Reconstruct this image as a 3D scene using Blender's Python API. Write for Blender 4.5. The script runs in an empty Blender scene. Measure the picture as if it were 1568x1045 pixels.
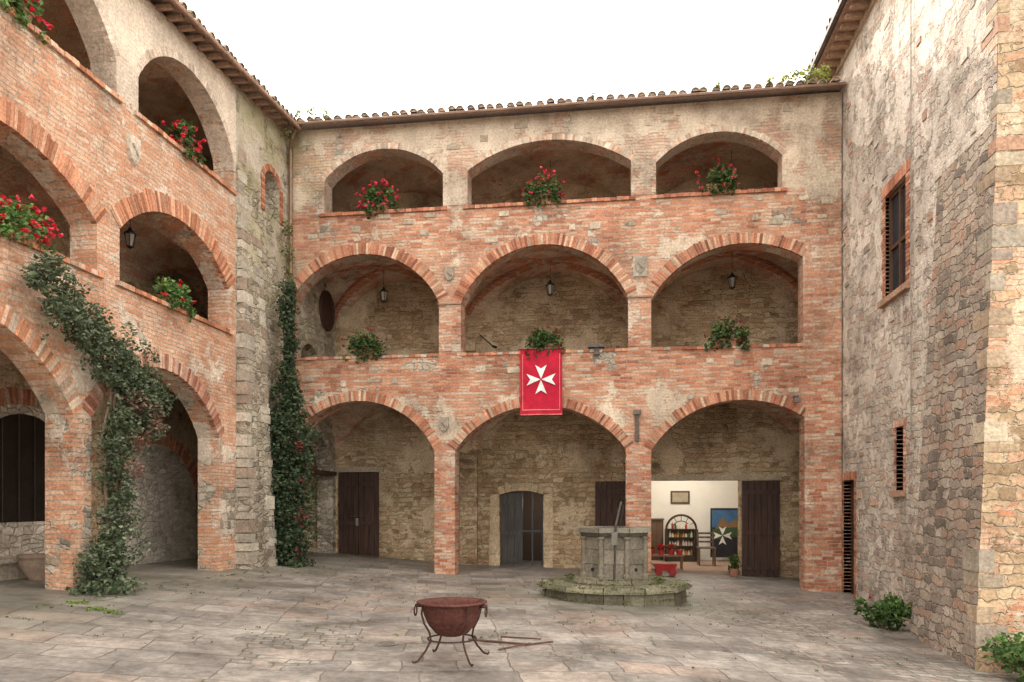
import bpy, math, random
from mathutils import Vector, Matrix
random.seed(7)
R=random.random
def U(a,b): return a+(b-a)*random.random()
scene=bpy.context.scene
COL=scene.collection

# ---------------------------------------------------------------- mesh helper
class MB:
    def __init__(s): s.v=[];s.f=[];s.c=[];s.m=[]
    def face(s,pts,col=(1,1,1),mi=0):
        b=len(s.v); s.v+= [tuple(p) for p in pts]; s.f.append(tuple(range(b,b+len(pts)))); s.c.append(col); s.m.append(mi)
    def hexa(s,p,col=(1,1,1),mi=0):
        b=len(s.v); s.v+=[tuple(q) for q in p]
        for f in ((0,3,2,1),(4,5,6,7),(0,1,5,4),(1,2,6,5),(2,3,7,6),(3,0,4,7)):
            s.f.append(tuple(b+i for i in f)); s.c.append(col); s.m.append(mi)
    def box(s,a,b,col=(1,1,1),mi=0):
        x0,y0,z0=a;x1,y1,z1=b
        s.hexa([(x0,y0,z0),(x1,y0,z0),(x1,y1,z0),(x0,y1,z0),(x0,y0,z1),(x1,y0,z1),(x1,y1,z1),(x0,y1,z1)],col,mi)
    def tube(s,path,rad,n=8,col=(1,1,1),mi=0,caps=True):
        path=[Vector(p) for p in path]
        if not isinstance(rad,(list,tuple)): rad=[rad]*len(path)
        rings=[];prev=None
        for i,p in enumerate(path):
            t=(path[min(i+1,len(path)-1)]-path[max(i-1,0)]).normalized()
            if prev is None:
                up=Vector((0,0,1)) if abs(t.z)<.9 else Vector((1,0,0))
                a=t.cross(up).normalized()
            else:
                a=(prev-t*prev.dot(t)).normalized()
            prev=a; b=t.cross(a)
            base=len(s.v)
            for k in range(n):
                an=2*math.pi*k/n
                s.v.append(tuple(p+(a*math.cos(an)+b*math.sin(an))*rad[i]))
            rings.append(base)
        for i in range(len(rings)-1):
            for k in range(n):
                k2=(k+1)%n
                s.f.append((rings[i]+k,rings[i]+k2,rings[i+1]+k2,rings[i+1]+k)); s.c.append(col); s.m.append(mi)
        if caps:
            for r in (rings[0],rings[-1]):
                s.f.append(tuple(r+k for k in range(n))); s.c.append(col); s.m.append(mi)
    def lathe(s,cx,cy,prof,n=24,col=(1,1,1),mi=0,ph=0):
        rings=[]
        for r,z in prof:
            rings.append(len(s.v))
            for k in range(n):
                an=2*math.pi*k/n+ph
                s.v.append((cx+r*math.cos(an),cy+r*math.sin(an),z))
        for i in range(len(rings)-1):
            for k in range(n):
                k2=(k+1)%n
                s.f.append((rings[i]+k,rings[i]+k2,rings[i+1]+k2,rings[i+1]+k)); s.c.append(col); s.m.append(mi)
    def done(s,name,mats,parent=None,smooth=False):
        me=bpy.data.meshes.new(name); me.from_pydata(s.v,[],s.f)
        if not isinstance(mats,(list,tuple)): mats=[mats]
        for m in mats: me.materials.append(m)
        ca=me.color_attributes.new("Col",'FLOAT_COLOR','CORNER')
        buf=[]
        for f,c in zip(s.f,s.c):
            buf+= [c[0],c[1],c[2],1.0]*len(f)
        ca.data.foreach_set("color",buf)
        me.polygons.foreach_set("material_index",s.m)
        if smooth: me.polygons.foreach_set("use_smooth",[True]*len(s.f))
        me.update()
        o=bpy.data.objects.new(name,me); COL.objects.link(o)
        if parent: o.parent=parent
        return o
def empty(name):
    o=bpy.data.objects.new(name,None); COL.objects.link(o); return o

# ---------------------------------------------------------------- materials
class N:
    def __init__(s,name):
        s.mat=bpy.data.materials.new(name); s.mat.use_nodes=True; s.t=s.mat.node_tree; s.t.nodes.clear()
        s.out=s.n('ShaderNodeOutputMaterial')
    def n(s,ty,**kw):
        nd=s.t.nodes.new(ty)
        for k,v in kw.items(): setattr(nd,k,v)
        return nd
    def set(s,sock,v):
        if isinstance(v,bpy.types.NodeSocket): s.t.links.new(v,sock)
        else:
            if isinstance(v,(tuple,list)) and len(v)==3 and sock.type=='RGBA': v=(*v,1)
            sock.default_value=v
    def math(s,op,a,b=0.0,c=None,clamp=False):
        nd=s.n('ShaderNodeMath',operation=op,use_clamp=clamp); s.set(nd.inputs[0],a); s.set(nd.inputs[1],b)
        if c is not None: s.set(nd.inputs[2],c)
        return nd.outputs[0]
    def mix(s,f,a,b,blend='MIX'):
        nd=s.n('ShaderNodeMix',data_type='RGBA',blend_type=blend); s.set(nd.inputs[0],f); s.set(nd.inputs[6],a); s.set(nd.inputs[7],b)
        return nd.outputs[2]
    def mr(s,v,a,b,c=0.0,d=1.0,smooth=False):
        nd=s.n('ShaderNodeMapRange',interpolation_type='SMOOTHSTEP' if smooth else 'LINEAR')
        for i,x in enumerate((v,a,b,c,d)): s.set(nd.inputs[i],x)
        return nd.outputs[0]
    def ramp(s,v,stops):
        nd=s.n('ShaderNodeValToRGB'); cr=nd.color_ramp
        while len(cr.elements)>1: cr.elements.remove(cr.elements[-1])
        cr.elements[0].position=stops[0][0]; cr.elements[0].color=(*stops[0][1],1)
        for p,c in stops[1:]:
            e=cr.elements.new(p); e.color=(*c,1)
        s.set(nd.inputs[0],v); return nd.outputs[0]
    def noise(s,vec,scale,detail=3,rough=.55):
        nd=s.n('ShaderNodeTexNoise'); s.set(nd.inputs['Vector'],vec); nd.inputs['Scale'].default_value=scale
        nd.inputs['Detail'].default_value=detail; nd.inputs['Roughness'].default_value=rough
        return nd
    def brick(s,vec,w,h,m,smooth=.4,off=.47,sq=.8,fr=3):
        bt=s.n('ShaderNodeTexBrick'); s.t.links.new(vec,bt.inputs['Vector'])
        bt.inputs['Color1'].default_value=(0,0,0,1); bt.inputs['Color2'].default_value=(1,1,1,1); bt.inputs['Mortar'].default_value=(.5,.5,.5,1)
        bt.inputs['Scale'].default_value=1; bt.inputs['Mortar Size'].default_value=m; bt.inputs['Mortar Smooth'].default_value=smooth
        bt.inputs['Brick Width'].default_value=w; bt.inputs['Row Height'].default_value=h; bt.offset=off; bt.squash=sq; bt.squash_frequency=fr
        return bt
    def bsdf(s,col,rough=.85,bump=None,dist=.02,strength=.6,metal=0,spec=.3):
        p=s.n('ShaderNodeBsdfPrincipled'); s.set(p.inputs['Base Color'],col); s.set(p.inputs['Roughness'],rough); s.set(p.inputs['Metallic'],metal)
        p.inputs['Specular IOR Level'].default_value=spec
        if bump is not None:
            b=s.n('ShaderNodeBump'); b.inputs['Strength'].default_value=strength; b.inputs['Distance'].default_value=dist
            s.set(b.inputs['Height'],bump); s.t.links.new(b.outputs[0],p.inputs['Normal'])
        s.t.links.new(p.outputs[0],s.out.inputs[0]); return p
def evenramp(cols):
    n=len(cols); return [(i/(n-1),c) for i,c in enumerate(cols)]

RED=[(.22,.08,.05),(.40,.145,.085),(.52,.21,.125),(.60,.28,.17),(.64,.37,.25),(.66,.50,.38),(.43,.165,.105)]
PINK=[(.40,.17,.11),(.56,.28,.19),(.64,.37,.26),(.67,.45,.34),(.69,.55,.43),(.59,.32,.22)]
ORANGE=[(.48,.20,.11),(.66,.31,.18),(.73,.42,.27),(.76,.52,.38),(.62,.28,.16)]
GREY=[(.24,.21,.17),(.36,.32,.26),(.47,.42,.34),(.57,.51,.42),(.64,.58,.49),(.40,.31,.23)]
WARM=[(.27,.19,.115),(.44,.32,.19),(.56,.43,.27),(.64,.52,.35),(.50,.32,.20),(.58,.46,.30)]

def masonry(name,brick=RED,stone=GREY,plaster=(.66,.58,.47),mortar=(.54,.46,.37),
            pz=((0,.2),(11,.2)),rz=((0,.2),(11,.2)),moss=None,bw=.26,bh=.066,sscale=5.0,pnoise=1.1,streak=.35,smortar=None,coursed=None,pale=None):
    s=N(name)
    smortar=smortar or mortar
    g=s.n('ShaderNodeNewGeometry'); sp=s.n('ShaderNodeSeparateXYZ'); s.t.links.new(g.outputs['Position'],sp.inputs[0])
    X,Y,Z=sp.outputs
    u=s.math('ADD',X,Y)
    cmb=s.n('ShaderNodeCombineXYZ'); s.set(cmb.inputs[0],u); s.set(cmb.inputs[1],Z)
    pos=g.outputs['Position']
    wn=s.noise(pos,3.1,2.5,.75)
    sub=s.n('ShaderNodeVectorMath',operation='MULTIPLY_ADD'); s.t.links.new(wn.outputs['Color'],sub.inputs[0]); sub.inputs[1].default_value=(.14,.075,0); s.t.links.new(cmb.outputs[0],sub.inputs[2])
    vec=sub.outputs[0]
    bt=s.brick(vec,bw,bh,.008)
    if coursed:
        sub2=s.n('ShaderNodeVectorMath',operation='MULTIPLY_ADD'); s.t.links.new(wn.outputs['Color'],sub2.inputs[0]); sub2.inputs[1].default_value=(.5,.24,0); s.t.links.new(cmb.outputs[0],sub2.inputs[2])
        b2=s.brick(sub2.outputs[0],coursed[0],coursed[1],.016,.9,.37,.55,2)
        sval=b2.outputs['Color']; smort=b2.outputs['Fac']
    else:
        sc=s.n('ShaderNodeVectorMath',operation='MULTIPLY'); s.t.links.new(vec,sc.inputs[0]); sc.inputs[1].default_value=(1,1.9,1)
        v1=s.n('ShaderNodeTexVoronoi',feature='F1'); v2=s.n('ShaderNodeTexVoronoi',feature='DISTANCE_TO_EDGE')
        for v in (v1,v2):
            s.t.links.new(sc.outputs[0],v.inputs['Vector']); v.inputs['Scale'].default_value=sscale; v.inputs['Randomness'].default_value=.8
        sx=s.n('ShaderNodeSeparateColor'); s.t.links.new(v1.outputs['Color'],sx.inputs[0])
        sval=sx.outputs[0]; smort=s.mr(v2.outputs['Distance'],.0,.11,1,0)
    scol=s.ramp(sval,evenramp(stone))
    scol=s.mix(s.math('MULTIPLY',smort,.85),scol,smortar)
    pn=s.noise(pos,pnoise,6,.68); pc=s.n('ShaderNodeSeparateColor'); s.t.links.new(pn.outputs['Color'],pc.inputs[0])
    bval=s.math('ADD',s.math('MULTIPLY',bt.outputs['Color'],.6),s.math('MULTIPLY',s.mr(pc.outputs[2],.3,.7),.4))
    bcol=s.ramp(bval,evenramp(brick))
    bcol=s.mix(s.math('MULTIPLY',bt.outputs['Fac'],.85),bcol,mortar)
    def zr(st): 
        return s.ramp(s.math('DIVIDE',s.math('ADD',Z,1.0),12.0),[((z+1)/12,(b,b,b)) for z,b in st])
    if pale: bcol=s.mix(zr(pale),bcol,(.70,.57,.45))
    pw=s.math('MULTIPLY_ADD',pc.outputs[0],1.9,-.45); rw=s.math('MULTIPLY_ADD',pc.outputs[1],1.9,-.45)
    pm=s.mr(s.math('ADD',pw,zr(pz)),.94,1.08,smooth=True)
    rm=s.mr(s.math('ADD',rw,zr(rz)),.97,1.03,smooth=True)
    col=s.mix(rm,bcol,scol)
    fn=s.noise(pos,24,4,.72)
    w=s.noise(pos,.7,5,.72)
    wc=s.n('ShaderNodeSeparateColor'); s.t.links.new(w.outputs['Color'],wc.inputs[0])
    pcol=s.mix(s.mr(wc.outputs[1],.35,.65),tuple(c*.76 for c in plaster),tuple(min(1,c*1.12) for c in plaster))
    col=s.mix(s.math('MULTIPLY',pm,.85),col,pcol)
    col=s.mix(1.0,col,s.ramp(s.mr(wc.outputs[0],.33,.67),[(0,(.60,.57,.54)),(.45,(.95,.94,.93)),(1,(1.17,1.16,1.13))]),'MULTIPLY')
    stv=s.n('ShaderNodeCombineXYZ'); s.set(stv.inputs[0],s.math('MULTIPLY',u,3.0)); s.set(stv.inputs[1],s.math('MULTIPLY',Z,.35))
    st=s.noise(stv.outputs[0],1.0,3,.6)
    col=s.mix(streak,col,s.ramp(s.mr(st.outputs[0],.35,.6),[(0,(.6,.57,.54)),(1,(1,1,1))]),'MULTIPLY')
    col=s.mix(.75,col,s.ramp(s.mr(fn.outputs[0],.3,.7),[(0,(.55,.55,.55)),(1,(1.3,1.3,1.3))]),'MULTIPLY')
    if moss:
        x0,x1,y0=moss
        mk=s.math('MULTIPLY',s.mr(X,x0,x1),s.mr(Y,y0,y0+1.2))
        mk=s.math('MULTIPLY',mk,s.mr(wc.outputs[2],.42,.58))
        mk=s.math('MULTIPLY',mk,s.mr(Z,4.0,8.5,.1,.65))
        col=s.mix(mk,col,(.30,.28,.13))
    h=s.math('SUBTRACT',1.0,s.math('MULTIPLY',s.mix(rm,bt.outputs['Fac'],smort),s.math('SUBTRACT',1.0,s.math('MULTIPLY',pm,.85))))
    h=s.math('ADD',h,s.math('MULTIPLY',fn.outputs[0],.9)); h=s.math('ADD',h,s.math('MULTIPLY',pm,.4))
    s.bsdf(col,.92,h,.028,1.0,spec=.12)
    return s.mat

def attrmat(name,rough=.85,var=.35,scale=18,bump=.5,metal=0,spec=.3,dist=.01):
    s=N(name); a=s.n('ShaderNodeVertexColor',layer_name="Col"); g=s.n('ShaderNodeNewGeometry')
    n=s.noise(g.outputs['Position'],scale,4,.65); n2=s.noise(g.outputs['Position'],scale*.12,3,.65)
    c=s.mix(1.0,a.outputs[0],s.ramp(s.mr(n.outputs[0],.3,.7),[(0,(1-var,)*3),(1,(1+var*.6,)*3)]),'MULTIPLY')
    c=s.mix(.7,c,s.ramp(s.mr(n2.outputs[0],.33,.67),[(0,(.62,.6,.58)),(1,(1.12,1.12,1.12))]),'MULTIPLY')
    s.bsdf(c,rough,n.outputs[0],dist,bump,metal,spec); return s.mat
def leafmat():
    s=N("leaf_material"); a=s.n('ShaderNodeVertexColor',layer_name="Col")
    d=s.n('ShaderNodeBsdfPrincipled'); s.t.links.new(a.outputs[0],d.inputs['Base Color']); d.inputs['Roughness'].default_value=.5; d.inputs['Specular IOR Level'].default_value=.35
    t=s.n('ShaderNodeBsdfTranslucent'); s.t.links.new(a.outputs[0],t.inputs[0]); m=s.n('ShaderNodeMixShader'); m.inputs[0].default_value=.3
    s.t.links.new(d.outputs[0],m.inputs[1]); s.t.links.new(t.outputs[0],m.inputs[2]); s.t.links.new(m.outputs[0],s.out.inputs[0]); return s.mat
def woodmat(name,c1,c2):
    s=N(name); g=s.n('ShaderNodeNewGeometry'); v=s.n('ShaderNodeVectorMath',operation='MULTIPLY'); s.t.links.new(g.outputs['Position'],v.inputs[0]); v.inputs[1].default_value=(22,22,1.6)
    n=s.noise(v.outputs[0],1,3,.6); n2=s.noise(g.outputs['Position'],2,3)
    c=s.mix(s.mr(n.outputs[0],.3,.7),c1,c2); c=s.mix(.5,c,s.ramp(n2.outputs[0],[(.3,(.6,.6,.6)),(.7,(1.2,1.2,1.2))]),'MULTIPLY')
    s.bsdf(c,.65,n.outputs[0],.006,.5); return s.mat

M_fac=masonry("facade_masonry",brick=RED,plaster=(.73,.63,.50),pz=((-1,.2),(2.6,.28),(3.2,.44),(3.9,.44),(4.25,.24),(4.9,.24),(5.6,.50),(6.8,.46),(7.2,.28),(7.9,.24),(8.3,.50),(10,.60)),
              rz=((-1,.28),(3,.32),(5,.26),(7,.26),(8.2,.30),(11,.28)),moss=(-6.3,-7.2,14.0),coursed=(.30,.13),
              pale=((-1,.05),(2.5,.08),(3.4,.22),(4.1,.04),(4.9,.04),(5.8,.26),(6.8,.26),(7.2,.08),(8.0,.06),(8.3,.48),(10,.55)))
M_left=masonry("left_wing_masonry",brick=ORANGE,plaster=(.80,.70,.58),pz=((-1,.3),(3,.42),(4.3,.33),(6,.42),(7.2,.36),(7.8,.48),(8.3,.66),(10,.74)),rz=((-1,.46),(2.5,.46),(3.8,.28),(11,.18)),streak=.28,coursed=(.3,.13),
              pale=((-1,.06),(7.6,.08),(8.3,.45),(10,.5)))
M_corner=masonry("rubble_stone_masonry",stone=GREY,plaster=(.70,.62,.51),rz=((-1,1.2),(11,1.2)),pz=((-1,.2),(5,.3),(7.5,.5),(10,.64)),moss=(-6.0,-7.2,12.9),sscale=4.8,mortar=(.50,.44,.35))
M_right=masonry("right_wall_masonry",stone=[(.36,.31,.27),(.50,.44,.38),(.60,.54,.46),(.69,.62,.54),(.54,.37,.29),(.63,.57,.49)],brick=PINK,plaster=(.78,.70,.61),mortar=(.65,.57,.49),
              rz=((-1,.78),(11,.70)),pz=((-1,.38),(3,.45),(6,.53),(11,.58)),pnoise=2.7,streak=.22,coursed=(.30,.12))
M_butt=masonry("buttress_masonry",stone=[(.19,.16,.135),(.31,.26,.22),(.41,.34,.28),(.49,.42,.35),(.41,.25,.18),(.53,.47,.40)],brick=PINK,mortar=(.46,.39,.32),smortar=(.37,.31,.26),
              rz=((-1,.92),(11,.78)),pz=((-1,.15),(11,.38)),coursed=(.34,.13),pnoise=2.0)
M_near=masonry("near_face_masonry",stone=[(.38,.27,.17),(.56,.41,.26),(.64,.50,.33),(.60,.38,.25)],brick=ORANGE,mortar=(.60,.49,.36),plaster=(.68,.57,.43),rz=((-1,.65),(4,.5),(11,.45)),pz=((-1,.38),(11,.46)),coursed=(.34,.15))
M_pier=masonry("brick_pier_masonry",brick=RED+[(.65,.43,.30)],rz=((-1,.14),(11,.14)),pz=((-1,.26),(4,.32),(5,.38),(7.5,.42),(8.5,.56),(11,.56)),coursed=(.28,.13),pale=((-1,.0),(4.5,.0),(5,.1),(7.5,.1),(8.3,.38),(10,.42)))
M_back=masonry("arcade_back_wall_masonry",brick=WARM,stone=WARM,plaster=(.70,.57,.40),mortar=(.58,.46,.31),rz=((-1,.72),(3,.66),(4,.55),(11,.55)),pz=((-1,.30),(2,.38),(3,.48),(4,.42),(5.5,.48),(7.2,.46),(8,.58),(11,.64)),streak=.22,coursed=(.30,.12))
M_vault=masonry("vault_masonry",brick=PINK,plaster=(.68,.56,.42),rz=((-1,.25),(11,.25)),pz=((-1,.40),(4,.46),(5,.42),(7.4,.42),(8,.52),(11,.52)),streak=.1,coursed=(.30,.12))
M_rib=masonry("brick_rib_masonry",brick=RED[1:4],rz=((-1,0),(11,0)),pz=((-1,.12),(11,.12)),coursed=(.3,.13))
M_infill=masonry("arch_infill_rubble",stone=[(.44,.39,.33),(.58,.53,.45),(.68,.62,.53),(.74,.68,.60)],rz=((-1,1.2),(11,1.2)),pz=((-1,.2),(11,.3)),sscale=4.8,mortar=(.62,.55,.45),streak=.1)
M_blk=attrmat("stone_block_material",.9,.4,22,.8,dist=.02)
M_vous=attrmat("brick_voussoir_material",.9,.42,30,.8,dist=.012)
M_tile=attrmat("terracotta_tile_material",.85,.4,14,.6)
M_iron=attrmat("iron_material",.55,.3,40,.4,.6,.4)
M_rust=attrmat("rusty_iron_material",.75,.45,25,.6,.25,.3)
M_paint=attrmat("painted_surface_material",.6,.15,30,.2)
M_cloth=attrmat("cloth_material",.85,.12,60,.3)
M_terra=attrmat("terracotta_pot_material",.85,.25,20,.4)
M_leaf=leafmat()
M_door=woodmat("dark_door_wood",(.024,.013,.010),(.080,.040,.027))
M_grey=woodmat("grey_door_wood",(.035,.032,.03),(.085,.078,.07))
M_wood=woodmat("beam_wood",(.09,.06,.04),(.22,.15,.10))

# ---------------------------------------------------------------- ground
def lerp_tab(x,tab):
    if x<=tab[0][0]: return tab[0][1]
    for (a,va),(b,vb) in zip(tab,tab[1:]):
        if x<=b: return va+(vb-va)*(x-a)/(b-a)
    return tab[-1][1]
def cl(x,a=0,b=1): return max(a,min(b,x))
def zg(x,y):
    z=lerp_tab(x,[(-12,.5),(-7.3,.34),(-5.5,.2),(-3.7,.08),(0,-.02),(4.1,-.15),(7,-.25)])
    yy=cl(16-y,0,8)
    z+=-yy*.035*cl(x/4.3)+yy*.018*cl((-x-3)/4)
    return z
def mground():
    s=N("flagstone_paving")
    g=s.n('ShaderNodeNewGeometry'); pos=g.outputs['Position']
    mp=s.n('ShaderNodeMapping'); s.t.links.new(pos,mp.inputs[0]); mp.inputs['Rotation'].default_value=(0,0,math.radians(-14))
    wn=s.noise(pos,1.3,3,.6); ad=s.n('ShaderNodeVectorMath',operation='MULTIPLY_ADD'); s.t.links.new(wn.outputs['Color'],ad.inputs[0]); ad.inputs[1].default_value=(.22,.16,0); s.t.links.new(mp.outputs[0],ad.inputs[2])
    A=s.brick(ad.outputs[0],.92,.46,.009,.6,.37,.6,2); B=s.brick(ad.outputs[0],.22,.13,.012,.6)
    sp=s.n('ShaderNodeSeparateXYZ'); s.t.links.new(pos,sp.inputs[0])
    n0=s.noise(pos,.45,3)
    sel=s.mr(s.math('ADD',n0.outputs[0],s.mr(sp.outputs[0],0,4,-.04,.09)),.54,.56)
    fac=s.mix(sel,A.outputs['Fac'],B.outputs['Fac']); val=s.mix(sel,A.outputs['Color'],B.outputs['Color'])
    col=s.ramp(val,[(0,(.175,.16,.145)),(.2,(.25,.23,.21)),(.4,(.30,.275,.25)),(.55,(.29,.235,.20)),(.7,(.33,.31,.285)),(.85,(.22,.205,.19)),(1,(.28,.26,.235))])
    n=s.noise(pos,1.0,7,.75); col=s.mix(1.0,col,s.ramp(s.mr(n.outputs[0],.32,.68),[(0,(.46,.46,.44)),(.42,(.88,.87,.86)),(1,(1.5,1.47,1.42))]),'MULTIPLY')
    n2=s.noise(pos,9,5,.78); col=s.mix(.9,col,s.ramp(s.mr(n2.outputs[0],.3,.7),[(0,(.55,.55,.55)),(1,(1.35,1.35,1.35))]),'MULTIPLY')
    mc=s.mix(s.mr(n0.outputs[0],.5,.62),(.13,.115,.10),(.095,.105,.055))
    col=s.mix(s.math('MULTIPLY',fac,.75),col,mc)
    # mossy damp zones round the well and along the left wing
    dx=s.math('ADD',sp.outputs[0],.08); dy=s.math('ADD',sp.outputs[1],-13.6); dd=s.math('SQRT',s.math('ADD',s.math('MULTIPLY',dx,dx),s.math('MULTIPLY',dy,dy)))
    zone=s.math('MAXIMUM',s.mr(dd,1.4,2.8,1,0),s.mr(sp.outputs[0],-6.9,-5.2,.9,0))
    mk=s.math('MULTIPLY',zone,s.mr(n2.outputs[0],.40,.6)); col=s.mix(s.math('MULTIPLY',mk,.65),col,(.115,.125,.07))
    h=s.math('ADD',s.math('MULTIPLY',fac,-1.0),s.math('MULTIPLY',n2.outputs[0],1.1)); h=s.math('ADD',h,s.math('MULTIPLY',val,.6))
    s.bsdf(col,s.mr(n.outputs[0],.3,.7,.36,.66),h,.02,.85,spec=.45)
    return s.mat
mb=MB()
xs=[-120,-60,-30,-16]+[-12+.5*i for i in range(49)]+[16,30,60,120]
ys=[-120,-60,-30,-10]+[-4+.5*i for i in range(57)]+[30,50,90,160]
for x in xs:
    for y in ys: mb.v.append((x,y,zg(x,y)+ (0 if abs(x)>11 else .008*math.sin(x*2.1+y)*math.sin(y*1.7))))
ny=len(ys)
for i in range(len(xs)-1):
    for j in range(ny-1):
        mb.f.append((i*ny+j,(i+1)*ny+j,(i+1)*ny+j+1,i*ny+j+1)); mb.c.append((1,1,1)); mb.m.append(0)
mb.done("ground",mground(),smooth=True)

# ---------------------------------------------------------------- walls
class Arc:
    def __init__(s,a0,a1,zb,c,half,zs,rise):
        s.a0,s.a1,s.zb,s.c,s.zs=a0,a1,zb,c,zs
        s.R=(half*half+rise*rise)/(2*rise); s.zc=zs+rise-s.R
    def top(s,a): return s.zc+math.sqrt(max(0,s.R**2-(a-s.c)**2))
class Rect:
    def __init__(s,a0,a1,zb,zt): s.a0,s.a1,s.zb,s.zt=a0,a1,zb,zt
    def top(s,a): return s.zt
def wall(name,mat,P,a0,a1,z0,ztop,th,ops,parent,jm=None):
    if not callable(ztop):
        zz=ztop; ztop=lambda a:zz
    mb=MB(); br={a0,a1}
    for o in ops:
        n=max(2,int((o.a1-o.a0)/.09)) if isinstance(o,Arc) else 1
        for i in range(n+1): br.add(round(o.a0+(o.a1-o.a0)*i/n,5))
    br=sorted(b for b in br if a0-1e-6<=b<=a1+1e-6)
    for s_,e in zip(br,br[1:]):
        if e-s_<1e-4: continue
        m=(s_+e)/2; cur=(z0,z0)
        for o in sorted([o for o in ops if o.a0<m<o.a1],key=lambda o:o.zb):
            nb=(o.zb,o.zb)
            if o.zb-cur[0]>1e-3 or o.zb-cur[1]>1e-3:
                for d in (0,th): mb.face([P(s_,cur[0],d),P(e,cur[1],d),P(e,nb[1],d),P(s_,nb[0],d)])
                mb.face([P(s_,nb[0],0),P(e,nb[1],0),P(e,nb[1],th),P(s_,nb[0],th)])
            cur=(o.top(s_),o.top(e))
            mb.face([P(s_,cur[0],0),P(e,cur[1],0),P(e,cur[1],th),P(s_,cur[0],th)],mi=1)
        for d in (0,th): mb.face([P(s_,cur[0],d),P(e,cur[1],d),P(e,ztop(e),d),P(s_,ztop(s_),d)])
        mb.face([P(s_,ztop(s_),0),P(e,ztop(e),0),P(e,ztop(e),th),P(s_,ztop(s_),th)])
    for o in ops:
        for a in (o.a0,o.a1):
            mb.face([P(a,o.zb,0),P(a,o.zb,th),P(a,o.top(a),th),P(a,o.top(a),0)],mi=1)
    for a in (a0,a1):
        mb.face([P(a,z0,0),P(a,z0,th),P(a,ztop(a),th),P(a,ztop(a),0)])
    return mb.done(name,[mat,jm or mat],parent)
def ring(mb,P,o,depth=.24,cols=RED,proud=.010,bt=.054,inset=.08):
    """arch of individual bricks"""
    a=math.asin(cl((o.a0-o.c)/o.R,-1,1)); b=math.asin(cl((o.a1-o.c)/o.R,-1,1))
    n=int((b-a)*o.R/bt); dr=0
    for i in range(n):
        dr=dr*.8+U(-.007,.007)
        t0=a+(b-a)*(i+.07)/n; t1=a+(b-a)*(i+.93)/n
        c=random.choice(cols); k=U(.66,1.15); c=tuple(q*k for q in c)
        r0=o.R-.003+U(-.003,.004); r1=o.R+depth*U(.86,1.05)+dr; pr=-proud*U(.1,1.3)
        def q(t,r,d): return P(o.c+r*math.sin(t),o.zc+r*math.cos(t),d)
        mb.hexa([q(t0,r0,pr),q(t1,r0,pr),q(t1,r0,inset),q(t0,r0,inset),q(t0,r1,pr),q(t1,r1,pr),q(t1,r1,inset),q(t0,r1,inset)],c)
def coping(mb,P,a0,a1,z,cols=RED,h=.06,d0=-.03,d1=.3,w=.13):
    n=max(1,int((a1-a0)/w))
    for i in range(n):
        c=random.choice(cols); k=U(.7,1.15)
        s_=a0+(a1-a0)*i/n; e=a0+(a1-a0)*(i+.95)/n; j=U(-.008,.008); dd=d0+U(-.01,.01)
        mb.hexa([P(s_,z-h,dd),P(e,z-h,dd),P(e,z-h,d1),P(s_,z-h,d1),P(s_,z+j,dd),P(e,z+j,dd),P(e,z+j,d1),P(s_,z+j,d1)],tuple(q*k for q in c))
def vault(mb,x0,x1,y0,y1,zs,rise,n=16,rib=True):
    def arc(c,h,v): 
        Rr=(h*h+rise*rise)/(2*rise); return zs+rise-Rr+math.sqrt(max(0,Rr*Rr-(v-c)**2))
    g=[]
    for i in range(n+1):
        for j in range(n+1):
            x=x0+(x1-x0)*i/n; y=y0+(y1-y0)*j/n
            z=max(arc((x0+x1)/2,(x1-x0)/2,x),arc((y0+y1)/2,(y1-y0)/2,y)); g.append((x,y,z))
    b=len(mb.v); mb.v+=g
    for i in range(n):
        for j in range(n):
            mb.f.append((b+i*(n+1)+j,b+(i+1)*(n+1)+j,b+(i+1)*(n+1)+j+1,b+i*(n+1)+j+1)); mb.c.append((1,1,1)); mb.m.append(0)
    if not rib: return
    for sgn in (0,1):
        prev=None
        for i in range(n*2+1):
            t=i/(2*n); x=x0+(x1-x0)*t; yt=t if sgn==0 else 1-t; y=y0+(y1-y0)*yt
            z=max(arc((x0+x1)/2,(x1-x0)/2,x),arc((y0+y1)/2,(y1-y0)/2,y))
            d=Vector((y1-y0,-(x1-x0) if sgn==0 else (x1-x0),0)).normalized()*.11
            p=Vector((x,y,z)); up=Vector((0,0,.05)); dn=Vector((0,0,-.05)); cur=(p-d+up,p-d+dn,p+d+dn,p+d+up)
            if prev:
                for a_,b_ in ((0,1),(1,2),(2,3)): mb.face([prev[a_],cur[a_],cur[b_],prev[b_]],mi=1)
            prev=cur

# =============================== BACK ARCADE =================================
AR=empty("arcade_building")
PF=lambda a,z,d:(a,16+d,z)
g_ops=[Arc(-7.2,-3.96,-1,-5.70,1.74,2.79,1.12),Arc(-3.5,.17,-1,-1.665,1.835,2.79,.95),Arc(.70,3.78,-1,2.55,1.85,2.75,1.03)]
m_ops=[Arc(-7.29,-3.86,4.89,-5.6,1.74,6.03,1.13),Arc(-3.37,.22,4.89,-1.575,1.795,5.98,1.2),Arc(.70,3.75,4.89,2.59,1.89,5.92,1.09)]
t_ops=[Arc(-6.47,-3.77,8.08,-5.12,1.35,8.84,.62),Arc(-3.22,.28,8.08,-1.47,1.75,8.86,.55),Arc(.80,3.34,8.08,2.07,1.27,8.78,.56)]
wall("facade_wall",M_fac,PF,-7.3,4.5,-1,9.98,.45,g_ops+m_ops+t_ops,AR,M_pier)
mb=MB()
BR=[(.38,.15,.09),(.49,.20,.12),(.57,.27,.165),(.62,.33,.21)]
for o in g_ops: ring(mb,PF,o,.22,BR+[(.62,.47,.34)])
for o in m_ops: ring(mb,PF,o,.24,BR+[(.62,.44,.31)])
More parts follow.
